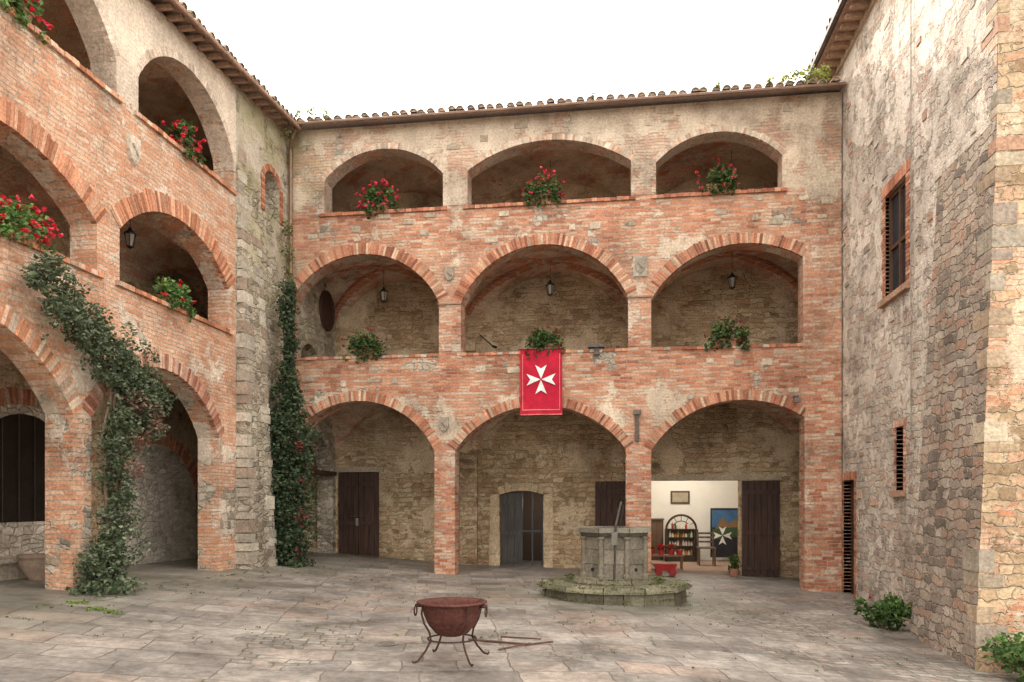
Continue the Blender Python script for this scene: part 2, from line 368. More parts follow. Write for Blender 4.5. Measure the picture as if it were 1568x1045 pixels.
for o in t_ops: ring(mb,PF,o,.12,[(.64,.42,.30),(.68,.53,.41),(.70,.60,.48),(.64,.54,.42)],.005)
for o in m_ops: coping(mb,PF,o.a0,o.a1,4.9,BR+[(.5,.44,.36)])
for o in t_ops: coping(mb,PF,o.a0-.1,o.a1+.1,8.09,BR,h=.07,d0=-.05)
mb.done("brick_arches",M_vous,AR)
mb=MB()
def pier(a0,a1,z0,z1,p=.012): mb.box((a0,16-p,z0),(a1,16.1,z1))
for a0,a1 in ((-3.955,-3.505),(.175,.695)): pier(a0,a1,-1,2.72)
for a0,a1 in ((-3.855,-3.375),(.225,.695)): pier(a0,a1,4.95,5.95)
for a0,a1 in ((-3.765,-3.225),(.285,.795)): pier(a0,a1,8.12,8.85)
pier(3.79,4.49,-1,9.3) 
mb.done("brick_piers",M_pier,AR)
mb=MB()
for x in (-3.62,.46):
    mb.box((x-.26,15.96,5.96),(x+.26,16.05,6.0),(.34,.24,.18))
def shield(mb,x,z,w,h,P=PF,c=(.36,.31,.25)):
    pts=[(-.5,.5),(.5,.5),(.5,-.05),(.3,-.35),(0,-.5),(-.3,-.35),(-.5,-.05)]
    f=[Vector(P(x+p[0]*w,z+p[1]*h,-.05)) for p in pts]; b=[Vector(P(x+p[0]*w*1.08,z+p[1]*h*1.08,.02)) for p in pts]
    mb.face(f,c)
    for i in range(7): mb.face([f[i],f[(i+1)%7],b[(i+1)%7],b[i]],c)
    mb.tube([P(x-w*.25,z+h*.2,-.06),P(x+w*.25,z-h*.15,-.06)],.02,6,tuple(q*.8 for q in c)); mb.tube([P(x,z+h*.4,-.05),P(x,z-h*.4,-.05)],.012,6,c)
shield(mb,-3.62,6.62,.20,.30); mb.box((.32,15.97,6.40),(.62,16.05,6.84),(.42,.37,.30)); shield(mb,.47,6.62,.20,.32,c=(.36,.32,.26)); shield(mb,-3.74,3.35,.20,.32)
mb.box((.36,15.95,2.95),(.45,16.02,3.6),(.14,.11,.09)); mb.box((.33,15.92,3.5),(.49,16.02,3.6),(.18,.15,.12))
mb.box((-.62,15.88,4.93),(-.28,16.1,5.0),(.14,.12,.11)); mb.box((-.5,15.93,4.78),(-.38,16.02,4.93),(.14,.12,.11))
mb.box((3.55,15.8,3.75),(3.62,16.02,3.82),(.12,.1,.1)); mb.box((3.52,15.74,3.68),(3.65,15.84,3.76),(.2,.18,.17))
mb.done("stone_plaques",M_blk,AR)
mb=MB()
used=[]
for i in range(130):   # odd pale stones let into the brick
    x=U(-7,4.3); z=random.choice([U(4.15,4.75),U(3.0,4.0),U(7.3,8.0),U(5.2,7),U(0,2.4),U(9.3,9.8)])
    if any(o.a0-.45<x<o.a1+.45 and o.zb-.1<z<o.top(cl(x,o.a0,o.a1))+.36 for o in g_ops+m_ops+t_ops): continue
    if any(abs(x-a)<.4 and abs(z-b)<.2 for a,b in used) or (-2.2<x<-1 and 3.4<z<5): continue
    used.append((x,z)); w=U(.05,.16);h=U(.035,.07); k=U(.7,1.15)
    mb.box((x-w,15.984,z-h),(x+w,16.05,z+h),(.53*k,.45*k,.35*k))
mb.done("inset_stones",M_blk,AR)
PB=lambda a,z,d:(a,18.8+d,z)
door_ops=[Rect(-7.25,-6.12,-1,2.45),Arc(-2.96,-1.85,-1,-2.405,.56,1.86,.10),Rect(.30,2.95,-1,2.2)]
wall("back_wall",M_back,PB,-9.7,4.6,-1,10.4,.4,door_ops,AR)
mb=MB(); mb.box((-7.3,16.3,4.18),(4.5,18.8,4.24)); mb.box((-7.3,16.3,7.45),(4.5,18.8,7.52)); mb.box((-7.3,16.4,9.8),(4.5,18.8,9.9)); mb.done("gallery_floors",M_vault,AR)
mb=MB()
for x0,x1 in ((-7.3,-3.73),(-3.73,.435),(.435,4.5)):
    vault(mb,x0,x1,16.44,18.8,2.75,1.33,rib=False); vault(mb,x0,x1,16.44,18.8,5.75,1.6)
for x0,x1 in ((-7.3,-3.5),(-3.5,.54),(.54,4.5)): vault(mb,x0,x1,16.44,18.8,8.7,.95,rib=False)
mb.done("groin_vaults",[M_vault,M_rib],AR)
mb=MB()
for x in (-3.73,.435):
    mb.box((x-.22,18.62,-1),(x+.22,18.8,2.8)); mb.box((x-.16,18.66,5.5),(x+.16,18.8,5.78))
mb.done("inner_pilasters",M_back,AR)
mb=MB()
ring(mb,PB,door_ops[1],.20,[(.54,.42,.27),(.58,.46,.30),(.50,.38,.24)],.012,.16)
for x in (-3.09,-1.72):
    z=.0
    while z<1.82:
        h=U(.25,.4); w=U(.1,.14); k=U(.85,1.1); mb.box((x-w,18.785,z),(x+w,18.9,min(z+h-.01,1.86)),(.56*k,.44*k,.29*k)); z+=h
mb.box((.1,18.77,2.2),(3.9,18.85,2.34),(.50,.42,.30)); mb.box((-7.3,18.77,2.45),(-6.0,18.85,2.58),(.40,.33,.25))
mb.done("door_surrounds",M_blk,AR)
mb=MB()
relief=Arc(-3.15,-1.65,2.0,-2.4,.75,2.3,.5); ring(mb,PB,relief,.12,WARM[1:4],.01)
mb.done("relieving_arch",M_vous,AR)
def plank_door(name,mat,x0,x1,y,z0,z1,parent,n=5):
    mb=MB(); w=(x1-x0)/n
    for i in range(n): mb.box((x0+i*w+.004,y+U(0,.006),z0),(x0+(i+1)*w-.004,y+.05,z1))
    for f in (.08,.45,.88):
        z=z0+(z1-z0)*f; mb.box((x0+.02,y-.03,z-.05),(x1-.02,y-.002,z+.05))
    return mb.done(name,mat,parent)
plank_door("left_door_leaf",M_door,-7.24,-6.70,18.85,.05,2.43,AR,4); plank_door("left_door_leaf_b",M_door,-6.695,-6.13,18.85,.05,2.43,AR,4)
mb=MB(); mb.box((-7.3,19.0,-.5),(-6.0,19.05,2.6),(.02,.015,.01)); mb.box((-6.75,18.79,1.05),(-6.68,18.81,1.25),(.3,.3,.3)); mb.tube([(-6.9,18.79,1.3),(-6.5,18.79,1.3)],.012,6,(.12,.1,.1)); mb.done("door_lock",M_iron,AR)
plank_door("barn_door_leaf",M_door,2.97,3.85,18.68,-.1,2.18,AR,6); plank_door("barn_door_leaf_b",M_door,-.55,.28,18.68,-.02,2.18,AR,6)
plank_door("grey_door_leaf",M_grey,-2.95,-2.42,18.95,.05,1.90,AR,3)
mb=MB(); mb.box((-2.42,18.95,.9),(-1.9,19.0,.95),(.06,.06,.07)) 
for x in (-2.41,-2.14,-1.88): mb.box((x-.02,18.96,.05),(x+.02,19.0,1.95),(.07,.07,.08))
mb.done("inner_door_frame",M_iron,AR)
def mplaster(name,c):
    s=N(name); g=s.n('ShaderNodeNewGeometry'); n=s.noise(g.outputs['Position'],3,4,.6); s.bsdf(s.mix(n.outputs[0],tuple(q*.8 for q in c),c),.9,n.outputs[0],.01,.3); return s.mat
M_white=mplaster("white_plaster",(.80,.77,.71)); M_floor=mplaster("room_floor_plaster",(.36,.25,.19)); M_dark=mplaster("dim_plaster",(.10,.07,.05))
mb=MB(); mb.box((.0,22.6,-.4),(4.6,22.7,3.0)); mb.box((-.1,19.2,-.4),(0,22.6,3)); mb.box((4.6,19.2,-.4),(4.7,22.7,3)); mb.box((-.1,19.2,2.9),(4.7,22.7,3.0)); mb.done("shop_room_walls",M_white,AR)
mb=MB(); mb.box((-.1,18.9,-.5),(4.7,22.7,-.02)); mb.done("shop_room_floor",M_floor,AR)
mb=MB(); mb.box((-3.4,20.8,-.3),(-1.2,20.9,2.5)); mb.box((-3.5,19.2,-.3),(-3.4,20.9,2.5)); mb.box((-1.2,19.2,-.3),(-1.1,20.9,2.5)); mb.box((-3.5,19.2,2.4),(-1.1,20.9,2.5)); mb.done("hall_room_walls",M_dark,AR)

def tile_roof(name,O,along,up,width,length,parent,sp=.21,seed=1):
    rnd=random.Random(seed); O=Vector(O);A=Vector(along).normalized();Uv=Vector(up).normalized();Nn=A.cross(Uv).normalized()
    if Nn.z<0: Nn=-Nn
    mb=MB(); th=Nn*.02
    p=[O,O+A*width,O+A*width+Uv*length,O+Uv*length]; mb.hexa([q-th*2 for q in p]+[q for q in p],(.34,.24,.18))
    n=int(width/sp)
    for i in range(n):
        base=O+A*(sp*(i+.5)+rnd.uniform(-.03,.03)); l=-.05+rnd.uniform(-.05,.04)
        while l<length:
            k=rnd.uniform(.75,1.2); c=rnd.choice([(.52,.37,.27),(.58,.44,.34),(.53,.47,.39),(.45,.36,.28),(.64,.55,.46),(.46,.44,.32)]); c=tuple(q*k for q in c)
            r0=.088;r1=.070;e=l+.42; prev=None; tl=rnd.uniform(-.01,.012)
            for s_ in range(7):
                an=math.pi*s_/6
                a=base+A*(math.cos(an)*r0)+Nn*(math.sin(an)*r0*.8+.02+tl)+Uv*l; b=base+A*(math.cos(an)*r1)+Nn*(math.sin(an)*r1*.8)+Uv*e
                a2=base+A*(math.cos(an)*(r0-.022))+Nn*(math.sin(an)*(r0-.022)*.8+.02+tl)+Uv*l
                if prev: mb.face([prev[0],a,b,prev[1]],c); mb.face([prev[2],a2,a,prev[0]],c)
                prev=(a,b,a2)
            if l<.1:   # mortar plug closing the eave tile
                pts=[base+A*(math.cos(math.pi*s_/6)*(r0-.02))+Nn*(math.sin(math.pi*s_/6)*(r0-.02)*.8+.02+tl)+Uv*(l+.035) for s_ in range(7)]
                mb.face(pts,(.56,.48,.40))
            l+=.36
        cc=O+A*(sp*(i+1)); prev=None
        for s_ in range(6):
            an=math.pi+math.pi*s_/5; a=cc+A*(math.cos(an)*.075)+Nn*(math.sin(an)*.05+.03)-Uv*.06; b=a+Uv*.5
            if prev: mb.face([prev[0],a,b,prev[1]],(.50,.37,.28))
            prev=(a,b)
    return mb.done(name,M_tile,parent)
tile_roof("tile_roof",(-7.6,15.68,10.0),(1,0,0),(0,1,.25),12.1,5.2,AR)
mb=MB(); mb.tube([(-7.1,15.63,9.955),(-3,15.63,9.935),(0,15.63,9.95),(4.45,15.63,9.945)],.036,8,(.30,.20,.15))
mb.tube([(-6.95,15.63,9.93),(-7.1,15.7,9.7),(-7.2,15.85,9.5),(-7.2,15.85,4.2)],.045,8,(.26,.18,.12))
mb.done("gutter_and_downpipe",M_iron,AR)

# =============================== LEFT WING ====================================
LW=empty("left_wing_building")
PL=lambda a,z,d:(-7.3-d,a,z)
lg=[Arc(1.4,4.9,-1,3.15,1.75,2.85,1.05),Arc(5.5,9.24,-1,7.37,1.87,2.85,1.05),Arc(9.60,13.0,-1,11.3,1.7,2.85,.98)]
lm=[Arc(2.3,5.8,4.9,4.05,1.75,5.6,.62),Arc(6.29,9.71,4.9,8.0,1.71,5.6,.62),Arc(10.2,13.35,4.9,11.77,1.58,5.7,.72)]
lt=[Arc(3.2,6.4,7.62,4.8,1.6,8.15,.9),Arc(6.87,10.13,7.62,8.5,1.63,8.15,.95),Arc(10.64,13.54,7.62,12.09,1.45,8.2,.92)]
lx=[Arc(14.8,15.5,7.75,15.15,.36,8.45,.25),Arc(16.5,18.6,-1,17.55,1.05,2.5,.8),Arc(16.6,17.7,4.24,17.15,.55,5.0,.45),Arc(16.6,18.5,7.6,17.55,.95,8.6,.6)]
zt=lambda a:9.36+(a-8)*.066 if a<16.5 else 9.9
wall("left_wing_wall",M_left,PL,-1,13.62,-1,zt,.42,lg+lm+lt,LW,M_left)
wall("left_wing_corner_wall",M_corner,PL,13.62,18.8,-1,zt,.42,lx,LW,M_corner)
mb=MB()
for o in lg[:2]: ring(mb,PL,o,.25,ORANGE[1:4]+[(.70,.56,.43)])
ring(mb,PL,lg[2],.25,PINK[0:4])
for o in lm: ring(mb,PL,o,.32,ORANGE[0:3]+ORANGE[4:])
for o in lt: ring(mb,PL,o,.13,[(.74,.60,.48),(.70,.57,.45),(.76,.65,.53)],.006)
ring(mb,PL,lx[0],.14,RED[1:4]) 
for o in lm: coping(mb,PL,o.a0-.1,min(o.a1+.1,13.5),4.92,ORANGE,h=.07,d0=-.05)
for o in lt: coping(mb,PL,o.a0-.1,min(o.a1+.1,13.6),7.64,ORANGE,h=.07,d0=-.05)
for a in (14.72,15.58):
    z=7.75
    while z<8.45: mb.hexa([PL(a-.07,z,-.02),PL(a+.07,z,-.02),PL(a+.07,z,.1),PL(a-.07,z,.1),PL(a-.07,z+.06,-.02),PL(a+.07,z+.06,-.02),PL(a+.07,z+.06,.1),PL(a-.07,z+.06,.1)],random.choice(RED[1:4])); z+=.072
mb.done("brick_arches",M_vous,LW)
mb=MB()
p0=.34; p1=.05
mb.hexa([(-7.3+p0,13.62,-.5),(-7.3+p0,14.75,-.5),(-7.4,14.75,-.5),(-7.4,13.62,-.5),(-7.3+p1,13.72,7.3),(-7.3+p1,14.5,7.3),(-7.4,14.5,7.3),(-7.4,13.72,7.3)])
mb.done("corner_buttress",M_corner,LW)
mb=MB(); z=.3; i=0
while z<8.6:
    h=U(.12,.32); w=(.38 if R()<.5 else .2)*U(.8,1.3); k=U(.7,1.12); off=.34-(z+.5)/7.8*.29 if z<7.2 else .0
    off=max(off,0); y0=13.6+.1*z/7.3; c=random.choice([(.58,.53,.44),(.64,.58,.48),(.50,.44,.36),(.46,.36,.28)]); c=tuple(q*k for q in c)
    if R()<.7: mb.box((-7.36,y0-.012,z),(-7.3+off+.006,y0+w,z+h-.025),c)
    if z<7 and R()<.6: 
        yb=14.75-.25*z/7.3; w2=U(.15,.4); mb.box((-7.36,yb-w2,z+.05),(-7.3+off+.006,yb+.012,z+h+.02),tuple(q*.95 for q in c))
    z+=h; i+=1
mb.done("quoin_stones",M_blk,LW)
PLB=lambda a,z,d:(-9.3-d,a,z)
wall("wing_back_wall",M_back,PLB,-1,18.8,-1,10.4,.3,[],LW)
mb=MB(); ba=Arc(12.75,15.55,-1,14.15,1.4,1.9,.95); ring(mb,PLB,ba,.28,[(.66,.30,.18),(.72,.38,.25),(.60,.26,.15)],.04)
ba2=Arc(9.3,12.1,-1,10.7,1.4,2.35,.85); ring(mb,PLB,ba2,.24,RED[2:6],.03); mb.done("blocked_arch",M_vous,LW)
mb=MB(); n=20
for o in (ba,ba2):
    for i in range(n):
        a=o.a0+(o.a1-o.a0)*i/n; b=o.a0+(o.a1-o.a0)*(i+1)/n
        mb.face([PLB(a,-.5,-.012),PLB(b,-.5,-.012),PLB(b,o.top(b),-.012),PLB(a,o.top(a),-.012)])
mb.done("blocked_arch_infill",M_infill,LW)
mb=MB(); w_=Arc(9.75,11.65,1.35,10.7,.95,2.5,.55)  # near-black panel paints the shaded depth of an alcove; its bars are added
for i in range(14):
    a=w_.a0+(w_.a1-w_.a0)*i/14; b=w_.a0+(w_.a1-w_.a0)*(i+1)/14; mb.face([PLB(a,w_.zb,-.02),PLB(b,w_.zb,-.02),PLB(b,w_.top(b),-.02),PLB(a,w_.top(a),-.02)],(.035,.025,.02))
for k in range(6): mb.tube([PLB(9.9+k*.32,w_.zb,-.05),PLB(9.9+k*.32,w_.top(9.9+k*.32),-.05)],.010,6,(.05,.04,.035))
mb.done("dark_alcove_panel",M_iron,LW)
mb=MB(); mb.box((-9.3,9.3,-.5),(-8.95,12.3,.75),(.44,.38,.30)); mb.box((-9.3,9.3,.752),(-8.9,12.3,.82),(.50,.44,.36)); mb.done("stone_ledge",M_blk,LW)
mb=MB(); mb.box((-9.3,-1,4.18),(-7.72,18.8,4.24)); mb.box((-9.3,-1,7.0),(-7.72,18.8,7.06)); mb.box((-9.3,-1,9.3),(-7.72,12.5,9.34)); mb.box((-9.3,12.5,9.5),(-7.72,18.8,9.54)); mb.done("gallery_floors",M_vault,LW)
mb=MB()
for y0,y1 in ((1.2,5.2),(5.2,9.42),(9.42,13.2),(13.2,16.2)): vault(mb,-9.3,-7.72,y0,y1,2.8,1.25,rib=False)
for y0,y1 in ((2,6.05),(6.05,9.95),(9.95,13.5),(13.5,16.2)): vault(mb,-9.3,-7.72,y0,y1,5.6,.98,rib=False)
mb.done("groin_vaults",[M_vault,M_pier],LW)
mb=MB(); n=16; mb.face([PL(18.15+.42*math.cos(2*math.pi*k/n),6.5+.47*math.sin(2*math.pi*k/n),-.03) for k in range(n)]); mb.tube([PL(18.15+.42*math.cos(2*math.pi*k/n),6.5+.47*math.sin(2*math.pi*k/n),-.02) for k in range(n+1)],.05,6)  # flat dark wooden disc laid on the wall in place of an oval recess
mb.box((-7.5,16.46,2.35),(-7.2,18.62,2.45)); mb.done("oval_recess_disc",M_door,LW)
mb=MB(); shield(mb,10.5,7.0,.26,.42,PL,(.60,.52,.42)); mb.done("stone_shield",M_blk,LW)
ev=Vector((0,1,.066)) 
tile_roof("tile_roof",(-6.96,-1,9.36-9*.066+.06),tuple(ev),(-1,0,.28),16.9,3.0,LW,seed=4)
mb=MB(); g0=Vector((-6.92,-1,9.36-9*.066+.0)); mb.tube([g0,g0+ev*16.7],.04,8,(.34,.21,.15))
for i in range(56):
    p=g0+ev*(i*.3+.1); mb.box((-7.3,p.y-.035,p.z-.04),(-7.02,p.y+.035,p.z+.03),(.44,.29,.21))
mb.done("gutter",M_blk,LW)

# =============================== RIGHT BUILDING ===============================
RB=empty("right_stone_building")
PR=lambda a,z,d:(4.52+d,a,z)
ro=[Rect(12.62,13.55,5.1,6.85),Rect(12.72,13.05,1.85,2.88),Rect(15.25,15.95,-1,2.1)]
wall("right_wall",M_right,PR,9.76,19.4,-1,10.55,.4,ro,RB,M_pier)
mb=MB()
def bx(z): return 4.27+(z+.3)*.038
for i in range(12):
    z0=-1+i*.98; z1=z0+.98
    if bx(z0)<4.56:
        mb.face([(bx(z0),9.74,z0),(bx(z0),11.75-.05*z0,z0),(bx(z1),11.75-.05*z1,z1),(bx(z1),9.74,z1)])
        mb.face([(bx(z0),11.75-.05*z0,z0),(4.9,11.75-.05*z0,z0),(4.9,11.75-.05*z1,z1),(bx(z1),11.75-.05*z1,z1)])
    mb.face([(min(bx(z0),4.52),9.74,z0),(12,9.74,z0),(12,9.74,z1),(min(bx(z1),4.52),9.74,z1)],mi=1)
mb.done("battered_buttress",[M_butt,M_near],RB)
mb=MB(); z=-.3;i=0
while z<10.5:
    h=U(.1,.30); w=(.34 if R()<.5 else .2)*U(.7,1.3); w2=U(.12,.4); c=random.choice([(.52,.40,.26),(.48,.36,.25),(.54,.45,.33),(.50,.31,.21),(.44,.38,.30),(.38,.31,.25)]); x=min(bx(z),4.52)
    k=U(.75,1.05); c=tuple(q*k for q in c)
    if R()<.55: mb.box((x-.006,9.733,z),(x+w2,9.74+w,z+h-.025),c)
    z+=h;i+=1
mb.done("quoin_stones",M_blk,RB)
mb=MB()
def surround(y0,y1,z0,z1,w,cols,sill=True):
    z=z0
    while z<z1:
        for a,b in ((y0-w*U(.6,1.1),y0),(y1,y1+w*U(.6,1.1))):
            k=U(.7,1.1); mb.box((4.508,a,z),(4.7,b,z+.06),tuple(q*k for q in random.choice(cols)))
        z+=.07
    y=y0-w
    while y<y1+w:
        mb.box((4.503,y,z1+.002),(4.7,y+.058,z1+w*1.1),random.choice(cols)); y+=.068
    if sill: mb.box((4.44,y0-w,z0-.1),(4.72,y1+w,z0-.002),(.44,.27,.18))
surround(12.62,13.55,5.1,6.85,.17,BR); surround(12.72,13.05,1.85,2.88,.1,PINK[:4]); surround(15.25,15.95,-.3,2.1,.14,BR,False)
mb.done("window_surrounds",M_vous,RB)
mb=MB()
mb.box((4.62,12.62,5.1),(4.66,13.55,6.85),(.02,.022,.028))
for y in (12.64,13.08,13.53): mb.box((4.58,y-.03,5.1),(4.64,y+.03,6.85),(.10,.05,.03))
for z in (5.13,5.95,6.82): mb.box((4.585,12.62,z-.03),(4.64,13.55,z+.03),(.10,.05,.03))
mb.box((4.8,12.72,1.85),(4.84,13.05,2.88),(.02,.02,.025))
for z in (2.1,2.36,2.62): mb.tube([(4.65,12.72,z),(4.65,13.05,z)],.01,6,(.05,.05,.05))
for y in (12.83,12.94): mb.tube([(4.65,y,1.85),(4.65,y,2.88)],.01,6,(.05,.05,.05))
mb.done("window_frames",M_paint,RB)
plank=MB()
for i in range(5): plank.box((4.66,15.25+i*.14,-.2),(4.7,15.25+i*.14+.132,2.1))
plank.done("side_door",M_door,RB)
mb=MB(); mb.box((4.06,9.5,10.62),(6.5,19.4,10.68),(.40,.26,.19)); mb.box((4.46,9.74,10.5),(4.95,19.4,10.62),(.55,.43,.33))
y=9.7
while y<17.3: mb.box((4.14,y-.05,10.53),(4.5,y+.05,10.618),(.42,.27,.19)); y+=.3
mb.done("eave",M_blk,RB)
mb=MB(); mb.tube([(4.0,9.5,10.66),(4.0,17.2,10.66)],.055,8,(.12,.10,.10)); mb.done("gutter",M_iron,RB)
tile_roof("tile_roof",(4.06,9.5,10.72),(0,1,0),(1,0,.3),9.9,3.4,RB,seed=9)
mb=MB(); used=[]
for i in range(120):     # rubble stones standing proud of the thin plaster
    y=U(9.9,15.9); z=U(-.1,9.8)
    if (12.3<y<13.9 and (4.8<z<7.2 or 1.6<z<3.1)) or (y>15 and z<2.4) or bx(z)<4.5 and y<12: continue
    if any(abs(y-a)<.35 and abs(z-b)<.18 for a,b in used): continue
    used.append((y,z)); w=U(.05,.15); h=U(.03,.07); k=U(.7,1.15); c=random.choice([(.55,.49,.41),(.50,.43,.36),(.62,.55,.47),(.54,.35,.26)])
    mb.box((4.508-U(0,.012),y-w,z-h),(4.6,y+w,z+h),tuple(q*k for q in c))
mb.tube([(4.49,12.35,2.6),(4.49,12.35,9.9)],.008,6,(.32,.29,.25)); mb.done("wall_patches",M_blk,RB)

# =============================== OBJECTS ======================================
BN=empty("red_maltese_cross_banner")
def by(x,z): return 15.90+.02*math.sin(x*9+1)*(4.95-z)*.6-.01*math.sin(z*6)
mb=MB(); nx,nz=14,18; x0,x1,z0,z1=-2.06,-1.16,3.54,4.92
def grid(mb,x0,x1,z0,z1,nx,nz,off,col,fn=by):
    for i in range(nx):
        for j in range(nz):
            p=[]
            for a,b in ((i,j),(i+1,j),(i+1,j+1),(i,j+1)):
                x=x0+(x1-x0)*a/nx; z=z0+(z1-z0)*b/nz; p.append((x,fn(x,z)-off,z))
            mb.face(p,col)
grid(mb,x0,x1,z0,z1,nx,nz,0,(.48,.012,.04)); grid(mb,x0+.05,x1-.05,z0+.08,z0+.095,nx,1,.005,(.7,.3,.27)); grid(mb,x0+.05,x0+.06,z0+.1,z1-.1,1,nz,.005,(.7,.3,.27)); grid(mb,x1-.06,x1-.05,z0+.1,z1-.1,1,nz,.005,(.7,.3,.27)); grid(mb,x0,x1,z0-.02,z0,nx,1,.002,(.75,.2,.2))
mb.done("banner_cloth",M_cloth,BN)
def maltese(mb,P,cx,cz,s,col):
    for k in range(4):
        c_,s_=math.cos(k*math.pi/2),math.sin(k*math.pi/2)
        q=lambda x,z:P(cx+(x*c_-z*s_)*s,cz+(x*s_+z*c_)*s)
        mb.face([q(0,.04),q(.40,1),q(0,.74)],col); mb.face([q(0,.04),q(0,.74),q(-.40,1)],col)
mb=MB(); maltese(mb,lambda x,z:(x,by(x,z)-.022,z),-1.61,4.27,.31,(.85,.85,.85)); mb.done("maltese_cross",M_cloth,BN)
mb=MB(); mb.tube([(-2.1,15.9,4.93),(-1.12,15.9,4.93)],.018,8,(.2,.12,.08)); mb.done("banner_pole",M_iron,BN)

GREENS=[(.05,.10,.025),(.07,.14,.035),(.10,.18,.05),(.04,.08,.02),(.13,.20,.06)]
def leaves(mb,c,r,n,size,cols,mi=0,shell=.35):
    c=Vector(c); r=Vector(r)
    for _ in range(n):
        d=Vector((random.gauss(0,1),random.gauss(0,1),random.gauss(0,1))).normalized(); k=U(shell,1)**.6*U(.8,1.15)
        p=c+Vector((d.x*r.x,d.y*r.y,d.z*r.z))*k
        s_=size*U(.6,1.3); a=Vector((U(-1,1),U(-1,1),U(-.6,.6))).normalized(); b=a.cross(Vector((U(-1,1),U(-1,1),U(-1,1)))).normalized()
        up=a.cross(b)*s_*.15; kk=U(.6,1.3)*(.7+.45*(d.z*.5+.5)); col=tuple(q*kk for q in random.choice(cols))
        q0,q1,q2,q3=p-a*s_*.6,p+b*s_*.42+up,p+a*s_*.6,p-b*s_*.42+up
        mb.face([q0,q1,q2],col,mi); mb.face([q0,q2,q3],col,mi)
def geranium(x,y,z,w=.4,h=.28,n=420,fl=60,bright=1.0,flc=((.75,.03,.05),(.80,.08,.14),(.65,.02,.03)),alongY=False):
    E=empty("geranium_pot")
    mb=MB() 
    L=w*.5; W=.10
    def q(a,b,zz): return (x+(b if alongY else a),y+(a if alongY else b),zz)
    mb.hexa([q(-L*.88,-W*.8,z),q(L*.88,-W*.8,z),q(L*.88,W*.8,z),q(-L*.88,W*.8,z),q(-L,-W,z+.13),q(L,-W,z+.13),q(L,W,z+.13),q(-L,W,z+.13)],(.36,.18,.12))
    mb.hexa([q(-L*1.03,-W*1.12,z+.11),q(L*1.03,-W*1.12,z+.11),q(L*1.03,W*1.12,z+.11),q(-L*1.03,W*1.12,z+.11),q(-L*1.03,-W*1.12,z+.14),q(L*1.03,-W*1.12,z+.14),q(L*1.03,W*1.12,z+.14),q(-L*1.03,W*1.12,z+.14)],(.38,.19,.12))
    mb.done("planter",M_terra,E)
    mb=MB(); gs=[tuple(c*bright for c in g) for g in GREENS]
    for _ in range(9):
        a=U(-.62,.62)*w; b=U(-.12,.03); up=1-abs(a/w)
        cc=q(a,(b if not alongY else -b),z+.12+U(0,.24)*up); rr=(w*.34,.2,h*.78) if not alongY else (.2,w*.34,h*.78)
        leaves(mb,cc,rr,n//8,.065,gs,0,.1)
    for _ in range(7):
        a=U(-.9,.9)*w; cc=q(a,(-.16 if not alongY else .16),z-U(-.05,.12)); leaves(mb,cc,(.07,.07,.10),16,.055,gs,0,.1)
    for _ in range(fl):
        a=U(-.95,.95)*w; cc=Vector(q(a,U(-.3,.15)*.8*(1 if not alongY else -1),z+.04+U(0,1)*h*1.8*(1-abs(a/w)*.5)))
        leaves(mb,cc,(.038,.038,.032),9,.045,flc,0,.2)
    mb.done("foliage",M_leaf,E)
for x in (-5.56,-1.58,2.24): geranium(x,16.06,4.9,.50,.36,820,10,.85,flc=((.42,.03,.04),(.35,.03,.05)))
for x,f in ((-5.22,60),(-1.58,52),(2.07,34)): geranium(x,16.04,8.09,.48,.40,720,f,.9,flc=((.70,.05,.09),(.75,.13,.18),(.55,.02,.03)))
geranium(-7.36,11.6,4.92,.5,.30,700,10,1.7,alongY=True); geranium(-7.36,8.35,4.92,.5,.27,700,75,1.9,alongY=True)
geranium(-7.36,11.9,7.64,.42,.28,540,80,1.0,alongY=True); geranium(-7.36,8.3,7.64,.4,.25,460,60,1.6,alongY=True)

# climbing vines
V=empty("climbing_vine"); mb=MB()
VG=[(.085,.12,.06),(.115,.155,.08),(.17,.205,.125),(.06,.09,.045),(.21,.245,.16)]
pts=[(8.35,4.45,.20,.18),(8.75,4.2,.32,.22),(9.15,3.95,.40,.28),(9.6,3.7,.46,.32),(10.0,3.5,.50,.34),(10.35,3.3,.36,.30),(10.15,2.95,.38,.3),(9.85,2.75,.32,.32),(9.75,2.35,.24,.28),(9.75,1.9,.22,.28),(9.68,1.45,.20,.28),(9.6,1.05,.26,.26),(9.45,.72,.42,.26)]
for y,z,ry,rz in pts:
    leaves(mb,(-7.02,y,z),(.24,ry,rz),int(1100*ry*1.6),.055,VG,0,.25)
    for _ in range(9):
        a=U(0,6.28); leaves(mb,(-6.98+U(-.1,.25),y+math.cos(a)*ry*1.1,z+math.sin(a)*rz*1.1),(.13,.13,.12),40,.05,VG,0,.2)
for _ in range(34):
    y=U(8.2,10.6); z=4.45-(y-8.3)*.55+U(-.3,.25); l=U(.2,.6)
    for k in range(6): leaves(mb,(-6.85+U(-.1,.1),y+U(-.05,.05),z-l*k/5),(.045,.045,.07),8,.045,VG,0,.1)
for y,z in ((10.2,3.0),(10.35,2.8),(9.95,2.55),(9.8,2.15),(9.9,3.1)): leaves(mb,(-6.85,y,z),(.2,.22,.2),140,.05,[(.30,.16,.12),(.34,.20,.15),(.22,.12,.09)],0,.2)
leaves(mb,(-6.9,9.4,.5),(.4,.6,.14),500,.065,VG,0,.2)
mb.done("vine_leaves",M_leaf,V)
mb=MB()
